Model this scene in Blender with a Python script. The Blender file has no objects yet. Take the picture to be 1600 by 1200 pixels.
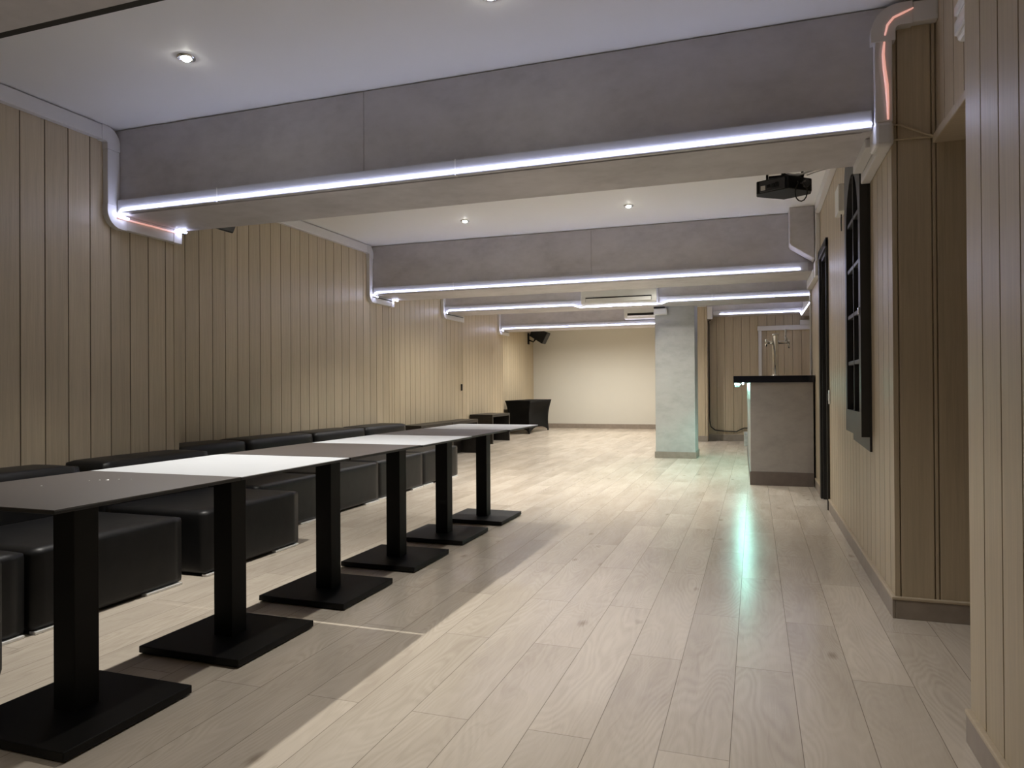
import bpy, bmesh, math, random
from mathutils import Vector, Matrix
random.seed(7)
C = bpy.context.scene.collection
PI = math.pi

# ------------------------------------------------------------------ materials
def new_mat(name):
    m = bpy.data.materials.new(name); m.use_nodes = True
    nt = m.node_tree; nt.nodes.clear()
    out = nt.nodes.new('ShaderNodeOutputMaterial'); b = nt.nodes.new('ShaderNodeBsdfPrincipled')
    nt.links.new(b.outputs[0], out.inputs[0])
    return m, nt, b

class NG:
    """small helper for writing node graphs"""
    def __init__(s, nt): s.nt = nt
    def n(s, t, **kw):
        x = s.nt.nodes.new(t)
        for k, v in kw.items(): setattr(x, k, v)
        return x
    def put(s, sock, v):
        if hasattr(v, 'is_output') or isinstance(v, bpy.types.NodeSocket): s.nt.links.new(v, sock)
        else: sock.default_value = v
    def math(s, op, a, b=0.0, c=0.0):
        x = s.n('ShaderNodeMath', operation=op)
        s.put(x.inputs[0], a); s.put(x.inputs[1], b); s.put(x.inputs[2], c)
        return x.outputs[0]
    def xyz(s, x, y, z):
        c = s.n('ShaderNodeCombineXYZ')
        for i, v in enumerate((x, y, z)): s.put(c.inputs[i], v)
        return c.outputs[0]
    def coords(s):
        t = s.n('ShaderNodeTexCoord'); sp = s.n('ShaderNodeSeparateXYZ')
        s.nt.links.new(t.outputs['Object'], sp.inputs[0])
        return sp.outputs[0], sp.outputs[1], sp.outputs[2]
    def noise(s, vec, scale=1.0, detail=3.0, rough=0.5, dist=0.0):
        x = s.n('ShaderNodeTexNoise'); s.put(x.inputs['Vector'], vec)
        x.inputs['Scale'].default_value = scale; x.inputs['Detail'].default_value = detail
        x.inputs['Roughness'].default_value = rough; x.inputs['Distortion'].default_value = dist
        return x.outputs['Fac']
    def ramp(s, fac, stops):
        r = s.n('ShaderNodeValToRGB'); s.put(r.inputs[0], fac)
        e = r.color_ramp.elements
        while len(e) < len(stops): e.new(0.5)
        for i, (p, c) in enumerate(stops): e[i].position = p; e[i].color = (*c, 1) if len(c) == 3 else c
        return r.outputs[0]
    def mix(s, f, a, b, blend='MIX'):
        x = s.n('ShaderNodeMix', data_type='RGBA', blend_type=blend)
        s.put(x.inputs[0], f); s.put(x.inputs[6], a); s.put(x.inputs[7], b)
        return x.outputs[2]
    def maprange(s, v, a, b, c, d):
        x = s.n('ShaderNodeMapRange'); s.put(x.inputs[0], v)
        for i, q in enumerate((a, b, c, d)): x.inputs[i+1].default_value = q
        return x.outputs[0]
    def bump(s, h, strength, dist):
        b = s.n('ShaderNodeBump'); s.put(b.inputs['Height'], h)
        b.inputs['Strength'].default_value = strength; b.inputs['Distance'].default_value = dist
        return b.outputs[0]

def rgb(c): return (*c, 1.0)

def plain(name, col, rough=0.5, metal=0.0, spec=0.5, vary=0.06, scale=6.0, bump=0.0, bscale=120.0, coat=0.0):
    m, nt, b = new_mat(name); g = NG(nt)
    x, y, z = g.coords(); v = g.xyz(x, y, z)
    f = g.noise(v, scale, 4)
    lo = tuple(c*(1-vary) for c in col); hi = tuple(min(1, c*(1+vary)) for c in col)
    nt.links.new(g.ramp(f, [(0.3, lo), (0.7, hi)]), b.inputs['Base Color'])
    b.inputs['Roughness'].default_value = rough; b.inputs['Metallic'].default_value = metal
    b.inputs['Specular IOR Level'].default_value = spec; b.inputs['Coat Weight'].default_value = coat
    if bump:
        nt.links.new(g.bump(g.noise(v, bscale, 2), bump, 0.002), b.inputs['Normal'])
    return m

def emit(name, col, strength):
    m, nt, b = new_mat(name)
    b.inputs['Base Color'].default_value = (0.8, 0.8, 0.8, 1)
    b.inputs['Emission Color'].default_value = rgb(col); b.inputs['Emission Strength'].default_value = strength
    return m

def wood_panel(name, col, along, pitch, phase, joint=0.0):
    """vertical PVC-type wood panelling: fine vertical grain, small tone shift from board to board"""
    m, nt, b = new_mat(name); g = NG(nt)
    x, y, z = g.coords(); a = x if along == 'x' else y; o = y if along == 'x' else x
    idx = g.math('FLOOR', g.math('DIVIDE', g.math('SUBTRACT', a, phase), pitch))
    wn = g.n('ShaderNodeTexWhiteNoise', noise_dimensions='1D'); g.put(wn.inputs['W'], idx)
    r = wn.outputs['Value']
    v = g.xyz(g.math('MULTIPLY', a, 55.0), g.math('MULTIPLY', r, 31.0), g.math('ADD', g.math('MULTIPLY', z, 1.6), g.math('MULTIPLY', r, 17.0)))
    f1 = g.noise(v, 1.0, 5, 0.6, 0.4)
    v2 = g.xyz(g.math('MULTIPLY', a, 220.0), g.math('MULTIPLY', r, 9.0), g.math('MULTIPLY', z, 7.0))
    f2 = g.noise(v2, 1.0, 3, 0.6)
    f = g.math('ADD', g.math('MULTIPLY', f1, 0.65), g.math('MULTIPLY', f2, 0.35))
    lo = tuple(c*0.84 for c in col); hi = tuple(min(1, c*1.13) for c in col)
    base = g.ramp(f, [(0.3, lo), (0.72, hi)])
    tone = g.maprange(r, 0, 1, 0.94, 1.05)
    cc = g.xyz(tone, tone, tone)
    full = g.mix(1.0, base, cc, 'MULTIPLY')
    if joint:
        fr = g.math('FRACT', g.math('DIVIDE', g.math('ADD', g.math('SUBTRACT', a, phase), pitch*200), pitch))
        dj = g.math('MULTIPLY', g.math('MINIMUM', fr, g.math('SUBTRACT', 1.0, fr)), pitch)
        full = g.mix(g.math('MULTIPLY', g.maprange(dj, 0.0015, 0.0042, 1.0, 0.0), joint), full, rgb((0.06, 0.038, 0.022)))
    nt.links.new(full, b.inputs['Base Color'])
    b.inputs['Roughness'].default_value = 0.43; b.inputs['Specular IOR Level'].default_value = 0.45
    nt.links.new(g.bump(f, 0.12, 0.002), b.inputs['Normal'])
    return m

def floor_mat():
    m, nt, b = new_mat('laminate_oak'); g = NG(nt)
    x, y, z = g.coords()
    P, L = 0.2013, 1.32
    u = g.math('DIVIDE', g.math('ADD', x, 0.881 + P*100), P)
    col = g.math('FLOOR', u); fu = g.math('FRACT', u)
    par = g.math('MODULO', col, 2.0)                       # 1 on one set of rows, 0 on the next
    off = g.math('ADD', g.math('MULTIPLY', par, 2.115), g.math('MULTIPLY', g.math('SUBTRACT', 1.0, par), 2.835))
    w = g.math('DIVIDE', g.math('ADD', g.math('SUBTRACT', y, off), L*20), L)
    row = g.math('FLOOR', w); fw = g.math('FRACT', w)
    wn = g.n('ShaderNodeTexWhiteNoise', noise_dimensions='2D'); g.put(wn.inputs['Vector'], g.xyz(col, row, 0.0))
    sp = g.n('ShaderNodeSeparateColor'); nt.links.new(wn.outputs['Color'], sp.inputs[0])
    r1, r2 = sp.outputs[0], sp.outputs[1]
    # grain
    ox = g.math('ADD', x, g.math('MULTIPLY', r1, 40.0)); oy = g.math('ADD', y, g.math('MULTIPLY', r2, 40.0))
    warp = g.noise(g.xyz(g.math('MULTIPLY', ox, 5.0), g.math('MULTIPLY', oy, 1.2), r1), 1.0, 3, 0.55)
    gx = g.math('ADD', g.math('MULTIPLY', ox, 42.0), g.math('MULTIPLY', warp, 16.0))
    fine = g.noise(g.xyz(g.math('MULTIPLY', ox, 170.0), g.math('MULTIPLY', oy, 5.0), r2), 1.0, 3, 0.6)
    cn = g.noise(g.xyz(g.math('MULTIPLY', ox, 3.6), g.math('MULTIPLY', oy, 0.75), r1), 1.0, 2, 0.45, 0.25)
    lines = g.math('SINE', g.math('ADD', g.math('MULTIPLY', cn, 230.0), g.math('MULTIPLY', fine, 3.0)))
    rings = g.math('ADD', g.math('MULTIPLY', g.noise(g.xyz(gx, g.math('MULTIPLY', oy, 1.6), r1), 1.0, 4, 0.6, 0.6), 0.72), g.math('MULTIPLY', g.math('ADD', lines, 1.0), g.maprange(warp, 0.40, 0.66, 0.03, 0.15)))
    broad = g.noise(g.xyz(g.math('MULTIPLY', ox, 4.5), g.math('MULTIPLY', oy, 1.1), r2), 1.0, 3, 0.55)
    f = g.math('ADD', g.math('ADD', g.math('MULTIPLY', rings, 0.42), g.math('MULTIPLY', fine, 0.10)), g.math('MULTIPLY', broad, 0.48))
    base = g.ramp(f, [(0.25, (0.42, 0.36, 0.295)), (0.44, (0.525, 0.462, 0.385)), (0.56, (0.575, 0.51, 0.43)), (0.75, (0.635, 0.57, 0.485))])
    # knots
    vo = g.n('ShaderNodeTexVoronoi', feature='F1'); g.put(vo.inputs['Vector'], g.xyz(g.math('MULTIPLY', ox, 4.2), g.math('MULTIPLY', oy, 1.9), 0.0))
    vo.inputs['Scale'].default_value = 1.0
    k = g.math('ADD', vo.outputs['Distance'], g.math('MULTIPLY', rings, 0.12))
    knot = g.maprange(k, 0.07, 0.155, 1.0, 0.0)
    base = g.mix(g.math('MULTIPLY', knot, 0.62), base, rgb((0.22, 0.175, 0.13)))
    tone = g.maprange(r2, 0, 1, 0.92, 1.06)
    base = g.mix(1.0, base, g.xyz(tone, tone, tone), 'MULTIPLY')
    # joints
    du = g.math('MULTIPLY', g.math('MINIMUM', fu, g.math('SUBTRACT', 1.0, fu)), P)
    dw = g.math('MULTIPLY', g.math('MINIMUM', fw, g.math('SUBTRACT', 1.0, fw)), L)
    j = g.math('MAXIMUM', g.maprange(du, 0.0006, 0.0016, 1.0, 0.0), g.math('MULTIPLY', g.maprange(dw, 0.0006, 0.0018, 1.0, 0.0), 0.8))
    base = g.mix(g.math('MULTIPLY', j, 0.75), base, rgb((0.10, 0.08, 0.06)))
    nt.links.new(base, b.inputs['Base Color'])
    ro = g.maprange(broad, 0.3, 0.7, 0.21, 0.27)
    nt.links.new(ro, b.inputs['Roughness']); b.inputs['Specular IOR Level'].default_value = 0.5
    h = g.math('SUBTRACT', g.math('ADD', g.math('MULTIPLY', fine, 0.10), g.math('MULTIPLY', lines, 0.05)), j)
    nt.links.new(g.bump(h, 0.10, 0.0015), b.inputs['Normal'])
    return m

def concrete(name, col, scale=2.2):
    m, nt, b = new_mat(name); g = NG(nt)
    x, y, z = g.coords()
    v = g.xyz(g.math('MULTIPLY', x, 0.8), y, g.math('MULTIPLY', z, 1.3))
    f1 = g.noise(v, scale, 6, 0.62, 0.3)
    f2 = g.noise(g.xyz(g.math('MULTIPLY', x, 11.0), g.math('MULTIPLY', y, 11.0), g.math('MULTIPLY', z, 19.0)), 1.0, 4, 0.6)
    f = g.math('ADD', g.math('MULTIPLY', f1, 0.72), g.math('MULTIPLY', f2, 0.28))
    lo = tuple(c*0.80 for c in col); hi = tuple(c*1.14 for c in col)
    nt.links.new(g.ramp(f, [(0.32, lo), (0.52, col), (0.72, hi)]), b.inputs['Base Color'])
    b.inputs['Roughness'].default_value = 0.55; b.inputs['Specular IOR Level'].default_value = 0.35
    nt.links.new(g.bump(f1, 0.08, 0.004), b.inputs['Normal'])
    return m

def leather():
    m, nt, b = new_mat('black_leatherette'); g = NG(nt)
    x, y, z = g.coords(); v = g.xyz(x, y, z)
    n = g.noise(v, 9.0, 3, 0.5)
    nt.links.new(g.ramp(n, [(0.3, (0.006, 0.006, 0.0065)), (0.7, (0.010, 0.010, 0.0105))]), b.inputs['Base Color'])
    b.inputs['Roughness'].default_value = 0.42; b.inputs['Specular IOR Level'].default_value = 0.25
    fold = g.noise(g.xyz(g.math('MULTIPLY', x, 4.0), g.math('MULTIPLY', y, 4.5), g.math('MULTIPLY', z, 3.0)), 1.0, 2, 0.5, 0.8)
    h = g.math('ADD', g.math('MULTIPLY', fold, 1.0), g.math('MULTIPLY', g.noise(v, 320.0, 2), 0.04))
    nt.links.new(g.bump(h, 0.16, 0.010), b.inputs['Normal'])
    return m

WALLC = (0.50, 0.42, 0.30)
PITCH = 0.155
M = {}
M['wall_1'] = wood_panel('panel_left_near', WALLC, 'y', PITCH, 2.997, 0.85)
M['wall_2'] = wood_panel('panel_left_mid', WALLC, 'y', 0.1575, 4.848, 0.85)
M['wall_r'] = wood_panel('panel_right', WALLC, 'y', 0.1475, 3.766, 0.85)
M['wall_n'] = wood_panel('panel_right_near', WALLC, 'y', 0.152, 2.303, 0.85)
M['wall_x'] = wood_panel('panel_facing', WALLC, 'x', 0.155, 0.629)
M['wood_trim'] = wood_panel('panel_trim', (0.50, 0.42, 0.31), 'y', 5.0, 0.0)
M['floor'] = floor_mat()
M['ceiling'] = plain('ceiling_paint', (0.78, 0.78, 0.77), 0.6, vary=0.012, scale=1.5)
M['plaster'] = plain('plaster_cream', (0.66, 0.645, 0.59), 0.7, vary=0.015, scale=1.2)
M['concrete'] = concrete('concrete_effect', (0.545, 0.525, 0.545))
M['concrete_col'] = concrete('concrete_column', (0.46, 0.465, 0.45), 2.6)
M['concrete_bar'] = concrete('concrete_bar', (0.32, 0.295, 0.28), 2.4)
M['base'] = plain('baseboard_taupe', (0.30, 0.255, 0.215), 0.45, vary=0.1, scale=14)
M['base_dark'] = plain('plinth_brown', (0.135, 0.110, 0.098), 0.45, vary=0.1, scale=14)
M['white_pvc'] = plain('white_pvc', (0.66, 0.65, 0.65), 0.38, vary=0.02)
M['satin_metal'] = plain('satin_aluminium', (0.80, 0.80, 0.79), 0.3, metal=0.2, vary=0.02)
M['grey_pvc'] = plain('grey_white_pvc', (0.50, 0.50, 0.52), 0.42, vary=0.02)
M['white_plastic'] = plain('white_plastic', (0.74, 0.74, 0.72), 0.35, vary=0.015)
M['black_metal'] = plain('black_powder_coat', (0.006, 0.0057, 0.0054), 0.55, spec=0.2, vary=0.15, bump=0.1, bscale=500)
M['black_plastic'] = plain('black_plastic', (0.009, 0.009, 0.009), 0.55, spec=0.25, vary=0.1)
M['dark_plastic'] = plain('dark_grey_plastic', (0.045, 0.045, 0.048), 0.5, vary=0.1)
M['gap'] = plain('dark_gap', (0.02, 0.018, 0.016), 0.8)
M['top_dark'] = plain('table_top_brown', (0.070, 0.060, 0.056), 0.40, vary=0.06, scale=3)
M['top_white'] = plain('table_top_white', (0.54, 0.562, 0.59), 0.35, vary=0.012)
M['edge_black'] = plain('compact_edge', (0.012, 0.012, 0.012), 0.4)
M['leather'] = leather()
M['chrome'] = plain('chrome', (0.78, 0.78, 0.76), 0.12, metal=1.0, vary=0.02)
M['steel'] = plain('brushed_steel', (0.62, 0.62, 0.60), 0.28, metal=1.0, vary=0.04)
M['dark_wood'] = plain('dark_stained_wood', (0.017, 0.0145, 0.0125), 0.38, spec=0.3, vary=0.2, scale=20)
M['black_paint'] = plain('black_painted_wood', (0.022, 0.021, 0.020), 0.45, vary=0.1)
M['glass_dark'] = plain('dark_pane', (0.006, 0.007, 0.013), 0.2)
M['spandex'] = plain('black_spandex', (0.006, 0.006, 0.006), 0.8, spec=0.12, vary=0.1)
M['granite'] = plain('black_granite', (0.006, 0.007, 0.013), 0.16, vary=0.3, scale=80)
M['cable_black'] = plain('cable_black', (0.010, 0.010, 0.010), 0.5)
M['cable_tan'] = plain('cable_tan', (0.52, 0.44, 0.30), 0.5)
M['cable_white'] = plain('cable_white', (0.86, 0.86, 0.88), 0.45)
M['marble'] = concrete('marbled_white', (0.55, 0.58, 0.56), 14.0)
M['lens'] = plain('frosted_lens', (0.80, 0.82, 0.85), 0.15, vary=0.01)
LEDC = (0.66, 0.70, 1.0)
M['led'] = emit('led_lavender_white', LEDC, 22.0)
M['led_cyan'] = emit('led_cyan_white', (0.42, 1.0, 0.86), 80.0)
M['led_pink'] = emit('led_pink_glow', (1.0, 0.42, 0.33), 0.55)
M['lamp'] = emit('downlight_lens', (1.0, 0.98, 0.90), 80.0)

# ------------------------------------------------------------------ mesh building
class MB:
    def __init__(s): s.bm = bmesh.new(); s.mats = []
    def mi(s, mat):
        if mat is None: return 0
        if mat not in s.mats: s.mats.append(mat)
        return s.mats.index(mat)
    def box(s, x0, x1, y0, y1, z0, z1, bev=0.0, seg=2, mat=None, M4=None):
        bm = bmesh.new()
        vs = [bm.verts.new((x, y, z)) for x in (x0, x1) for y in (y0, y1) for z in (z0, z1)]
        for f in ((0,1,3,2),(4,6,7,5),(0,4,5,1),(2,3,7,6),(0,2,6,4),(1,5,7,3)): bm.faces.new([vs[i] for i in f])
        bmesh.ops.recalc_face_normals(bm, faces=bm.faces)
        if bev: bmesh.ops.bevel(bm, geom=list(bm.edges)+list(bm.verts), offset=bev, segments=seg, profile=0.5, affect='EDGES')
        if M4 is not None: bm.transform(M4)
        s._merge(bm, mat); return s
    def _merge(s, bm, mat):
        k = s.mi(mat)
        for f in bm.faces: f.material_index = k
        me = bpy.data.meshes.new('tmp'); bm.to_mesh(me); bm.free()
        s.bm.from_mesh(me); bpy.data.meshes.remove(me)
    def prism(s, pts, axis, a, b, mat=None, bev=0.0, seg=2):
        """polygon pts (2D) extruded from a to b along axis ('x','y','z')"""
        bm = bmesh.new()
        def P(p, t):
            if axis == 'x': return (t, p[0], p[1])
            if axis == 'y': return (p[0], t, p[1])
            return (p[0], p[1], t)
        A = [bm.verts.new(P(p, a)) for p in pts]; B = [bm.verts.new(P(p, b)) for p in pts]
        bm.faces.new(A); bm.faces.new(B[::-1])
        n = len(pts)
        for i in range(n): bm.faces.new([A[i], B[i], B[(i+1) % n], A[(i+1) % n]])
        bmesh.ops.recalc_face_normals(bm, faces=bm.faces)
        if bev: bmesh.ops.bevel(bm, geom=list(bm.edges), offset=bev, segments=seg, profile=0.5, affect='EDGES')
        s._merge(bm, mat); return s
    def tube(s, pts, r, n=8, mat=None, caps=True):
        bm = bmesh.new(); pts = [Vector(p) for p in pts]; rings = []
        up = None
        for i, p in enumerate(pts):
            d = (pts[min(i+1, len(pts)-1)] - pts[max(i-1, 0)]).normalized()
            if up is None:
                up = Vector((0, 0, 1)) if abs(d.z) < 0.9 else Vector((1, 0, 0))
            sx = d.cross(up).normalized(); up = sx.cross(d).normalized()
            rr = r[i] if isinstance(r, (list, tuple)) else r
            rings.append([bm.verts.new(p + sx*math.cos(2*PI*k/n)*rr + up*math.sin(2*PI*k/n)*rr) for k in range(n)])
        for a, b in zip(rings, rings[1:]):
            for k in range(n): bm.faces.new([a[k], a[(k+1) % n], b[(k+1) % n], b[k]])
        if caps: bm.faces.new(rings[0][::-1]); bm.faces.new(rings[-1])
        bmesh.ops.recalc_face_normals(bm, faces=bm.faces)
        s._merge(bm, mat); return s
    def ribbon(s, pts, side, w, t, mat=None):
        """rectangular section swept along pts; w measured in the plane of the bend, t along 'side'"""
        bm = bmesh.new(); pts = [Vector(p) for p in pts]; side = Vector(side).normalized(); rings = []
        for i, p in enumerate(pts):
            d0 = (p - pts[i-1]).normalized() if i else (pts[1]-p).normalized()
            d1 = (pts[i+1]-p).normalized() if i < len(pts)-1 else d0
            d = (d0+d1).normalized(); n = side.cross(d).normalized()
            k = 1/max(0.4, d.dot(d0))
            rings.append([bm.verts.new(p + n*a*w/2*k + side*c*t/2) for a, c in ((-1,-1),(1,-1),(1,1),(-1,1))])
        for a, b in zip(rings, rings[1:]):
            for k in range(4): bm.faces.new([a[k], a[(k+1) % 4], b[(k+1) % 4], b[k]])
        bm.faces.new(rings[0][::-1]); bm.faces.new(rings[-1])
        bmesh.ops.recalc_face_normals(bm, faces=bm.faces)
        s._merge(bm, mat); return s
    def lathe(s, prof, n=24, origin=(0,0,0), mat=None, M4=None):
        bm = bmesh.new(); rings = []
        for r, z in prof:
            rings.append([bm.verts.new((r*math.cos(2*PI*k/n), r*math.sin(2*PI*k/n), z)) for k in range(n)] if r > 1e-6 else [bm.verts.new((0, 0, z))])
        for a, b in zip(rings, rings[1:]):
            for k in range(n):
                q = [a[k % len(a)], a[(k+1) % len(a)], b[(k+1) % len(b)], b[k % len(b)]]
                q = [v for i, v in enumerate(q) if v not in q[:i]]
                if len(q) > 2: bm.faces.new(q)
        bmesh.ops.recalc_face_normals(bm, faces=bm.faces)
        bm.transform(Matrix.Translation(origin) @ (M4 or Matrix()))
        s._merge(bm, mat); return s
    def build(s, name, mat=None, parent=None, smooth=False, loc=None):
        me = bpy.data.meshes.new(name); s.bm.to_mesh(me); s.bm.free()
        for q in (s.mats or [mat]): me.materials.append(M[q] if isinstance(q, str) else q)
        if smooth:
            for p in me.polygons: p.use_smooth = True
        o = bpy.data.objects.new(name, me); C.objects.link(o)
        if parent is not None: o.parent = parent
        if loc: o.location = loc
        return o

def struct(o, label=None):
    o['kind'] = 'structure'
    if label: o['label'] = label
    return o
def tag(o, label, cat, group=None):
    o['label'] = label; o['category'] = cat
    if group: o['group'] = group
    return o
def thing(name, label, cat, loc=(0,0,0), group=None, rz=0.0):
    o = bpy.data.objects.new(name, None); C.objects.link(o)
    o.location = loc; o.rotation_euler = (0, 0, rz); o.empty_display_size = 0.1
    return tag(o, label, cat, group)
def copy_tree(src, loc, label):
    r = src.copy(); C.objects.link(r); r.location = loc; r['label'] = label
    for ch in list(src.children):
        c = ch.copy(); C.objects.link(c); c.parent = r
        for g in list(ch.children):
            d = g.copy(); C.objects.link(d); d.parent = c
    return r

def grooved(name, mat, axis, front, back, a0, a1, z0, z1, grooves, gw=0.007, gd=0.013, label=None):
    """solid wall slab whose front carries V grooves; axis = the direction it runs along"""
    s = 1 if back > front else -1
    pts = [(a0, front)]
    for gpos in sorted(grooves):
        if a0 + gw < gpos < a1 - gw:
            pts += [(gpos-gw/2, front), (gpos, front + s*gd), (gpos+gw/2, front)]
    pts += [(a1, front), (a1, back), (a0, back)]
    if axis == 'y': pts = [(p[1], p[0]) for p in pts]
    return struct(MB().prism(pts, 'z', z0, z1).build(name, mat), label)
def steps(phase, pitch, a0, a1):
    k0 = math.ceil((a0-phase)/pitch); out = []
    while phase + k0*pitch < a1: out.append(phase + k0*pitch); k0 += 1
    return out

# ------------------------------------------------------------------ room shell
CZ = 2.82
struct(MB().box(-5.8, 2.2, -3.2, 18.2, -0.12, 0.0).build('floor', 'floor'), 'pale oak laminate plank floor')
struct(MB().box(-5.8, 2.2, -3.2, 18.2, CZ, CZ+0.12).build('ceiling', 'ceiling'), 'flat white ceiling')
W1, W2, W3, W4, W5 = -4.075, -4.475, -4.65, -5.165, -5.56
Y1, Y2, Y3, Y4, YB = 4.205, 8.275, 11.05, 14.5, 18.0
def left(front, y0, y1, back, mat, phase, pitch):
    gs = [q for q in steps(phase, pitch, y0, y1-0.07)] + [y1-0.045]
    return grooved('wall_left', mat, 'y', front, back, y0, y1, 0, CZ, gs)
left(W1, -3.0, Y1, -4.7, 'wall_1', 2.997, PITCH)
left(W2, Y1, Y2, -4.8, 'wall_2', 4.848, 0.1575)
left(W3, Y2, Y3, -5.3, 'wall_2', 4.848, 0.1575)
left(W4, Y3, Y4, -5.65, 'wall_2', 4.848, 0.1575)
left(W5, Y4, YB, -5.7, 'wall_2', 4.848, 0.1575)
struct(MB().box(-5.7, 1.2, YB, YB+0.12, 0, CZ).build('wall_back', 'plaster'), 'plain cream rear wall')
struct(MB().box(-5.0, 2.1, -3.12, -3.0, 0, CZ).build('wall_front', 'plaster'))
# right side: near wall, opening with header, pier, long panelled wall with a door
XR = 0.605
grooved('wall_right', 'wall_n', 'y', XR, 0.77, -3.0, 2.45, 0, CZ, steps(2.303, 0.152, -3, 2.44), 0.008, 0.014)
struct(MB().box(0.77, 2.1, 2.30, 2.45, 0, CZ).build('wall_passage', 'wall_x'))
struct(MB().box(2.0, 2.1, 2.45, 3.7, 0, CZ).build('wall_passage', 'wall_r'))
grooved('wall_header', 'wall_n', 'y', 0.79, 0.88, 2.45, 3.655, 2.20, CZ, steps(2.303, 0.152, 2.45, 3.65))
struct(MB().box(0.772, 0.90, 2.45, 3.655, 2.165, 2.205, 0.004).build('trim_1', 'wood_trim'))
grooved('wall_right', 'wall_x', 'x', 3.656, 3.70, XR, 2.0, 0, CZ, [0.629, 0.768, 0.786, 0.93, 1.09, 1.25, 1.4], 0.007, 0.013)
DY0, DY1, DZ = 6.63, 7.27, 2.26
grooved('wall_right', 'wall_r', 'y', XR, 0.80, 4.2, DY0, 0, CZ, steps(3.766, 0.1475, 4.2, DY0-0.01))
grooved('wall_right', 'wall_r', 'y', XR, 0.80, 3.70, 4.2, 0, CZ, steps(3.766, 0.1475, 3.7, 4.19))
grooved('wall_right', 'wall_r', 'y', XR, 0.80, DY0, DY1, DZ, CZ, steps(3.766, 0.1475, DY0, DY1))
grooved('wall_right', 'wall_r', 'y', XR, 1.05, DY1, 8.56, 0, CZ, steps(3.766, 0.1475, DY1+0.08, 8.5))
struct(MB().box(1.05, 1.2, 8.0, 18.0, 0, CZ).build('wall_bar', 'wall_r'))
grooved('wall_bar', 'wall_x', 'x', 14.5, 14.7, -0.86, 1.05, 0, CZ, steps(-0.70, 0.155, -0.86, 1.05), 0.007, 0.013)
grooved('wall_partition', 'wall_x', 'x', 14.12, 14.3, -1.8, -0.86, 0, CZ, [-1.66, -1.5, -1.35, -1.2, -1.045, -0.90])
struct(MB().box(-1.8, -0.86, 14.3, 18.0, 0, CZ).build('wall_partition', 'wall_r'))

# baseboards
def baseboard(name, x0, x1, y0, y1, h, cap=True, face=0):
    b = MB().box(x0, x1, y0, y1, 0, h, 0.002, 1, 'base')
    if cap:
        e = 0.003
        b.box(x0-e, x1+e, y0-e, y1+e, h, h+0.014, 0.004, 2, 'wood_trim')
    return struct(b.build(name))
baseboard('baseboard_right', XR-0.014, XR, -3.0, 2.45, 0.085)
baseboard('baseboard_right', XR-0.014, XR, 3.642, DY0-0.03, 0.085)
baseboard('baseboard_right', XR-0.014, XR, 7.40, 8.05, 0.085)
baseboard('baseboard_pier', XR, 2.0, 3.642, 3.656, 0.085)
baseboard('baseboard_back', -5.5, -1.8, YB-0.016, YB, 0.115, False)
baseboard('baseboard_partition', -1.8, -0.86, 14.105, 14.12, 0.11, False)
baseboard('baseboard_bar', -0.86, 1.05, 14.484, 14.5, 0.12)
for (x, y0, y1) in ((W1, -3, Y1), (W2, Y1, Y2), (W3, Y2, Y3), (W4, Y3, Y4), (W5, Y4, YB)):
    baseboard('baseboard_left', x, x+0.014, y0, y1, 0.085)

# ceiling beams (front, back, soffit, x0, x1, seams)
B1 = (3.654, 4.21, 2.25); B2 = (7.70, 8.36, 2.22); B3 = (10.25, 10.86, 2.262); B4 = (14.25, 14.92, 2.30)
def beam(front, back, zs, x0, x1, seams, label):
    o = grooved('ceiling_beam', 'concrete', 'x', front, back, x0, x1, zs, CZ-0.006, seams, 0.004, 0.006)
    o['label'] = label
    return o
beam(0.62, 1.66, 2.25, W1, XR, [], 'grey beam overhead nearest the viewer')
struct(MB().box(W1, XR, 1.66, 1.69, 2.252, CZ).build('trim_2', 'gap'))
beam(*B1, W1, XR, [-2.163], 'wide grey concrete-effect beam with a light strip across the room')
beam(*B2, W2, XR, [-1.70], 'second grey beam across the room')
beam(*B3, W3, 1.05, [-1.1], 'third grey beam carrying the larger air conditioner')
beam(*B4, W4, -1.8, [], 'last grey beam before the cream rear wall')
struct(MB().box(-0.86, 0.86, 14.2, 14.5, 2.43, CZ).build('ceiling_beam', 'concrete'), 'short grey beam over the bar alcove')
struct(MB().box(0.86, 1.05, 8.56, 14.2, 2.36, CZ).build('ceiling_beam', 'concrete'), 'grey boxing along the bar side wall')
# thin dark battens at the rear edge of each soffit
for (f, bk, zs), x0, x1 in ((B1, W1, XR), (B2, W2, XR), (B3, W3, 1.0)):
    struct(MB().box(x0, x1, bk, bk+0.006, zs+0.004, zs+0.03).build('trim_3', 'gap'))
# flat edging strip along the front of each soffit
for (f, bk, zs), x0, x1 in ((B1, W1+0.14, XR-0.12), (B2, W2+0.14, XR-0.12), (B3, W3+0.14, -1.5)):
    struct(MB().box(x0, x1, f+0.001, f+0.095, zs-0.004, zs-0.0002, 0.0015, 1).build('trim_5', 'concrete'))
# slanted grey boxing at the right end of the second beam
struct(MB().prism([(0.335, CZ), (0.335, 2.47), (0.35, 2.445), (0.565, 2.30), (0.565, CZ)], 'y', 7.46, 7.70, bev=0.006, seg=1).build('ceiling_boxing', 'concrete'), 'grey slanted boxing at the right end of the second beam')
# concrete column
struct(MB().box(-1.411, -0.833, 10.77, 11.35, 0, CZ, 0.004, 1).build('column', 'concrete_col'), 'square grey concrete-effect column')
b = MB()
b.box(-1.425, -0.819, 10.756, 10.77, 0, 0.095, 0.002, 1); b.box(-1.425, -1.411, 10.77, 11.36, 0, 0.095, 0.002, 1); b.box(-0.833, -0.819, 10.77, 11.36, 0, 0.095, 0.002, 1)
struct(b.build('baseboard_column', 'base'))

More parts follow.
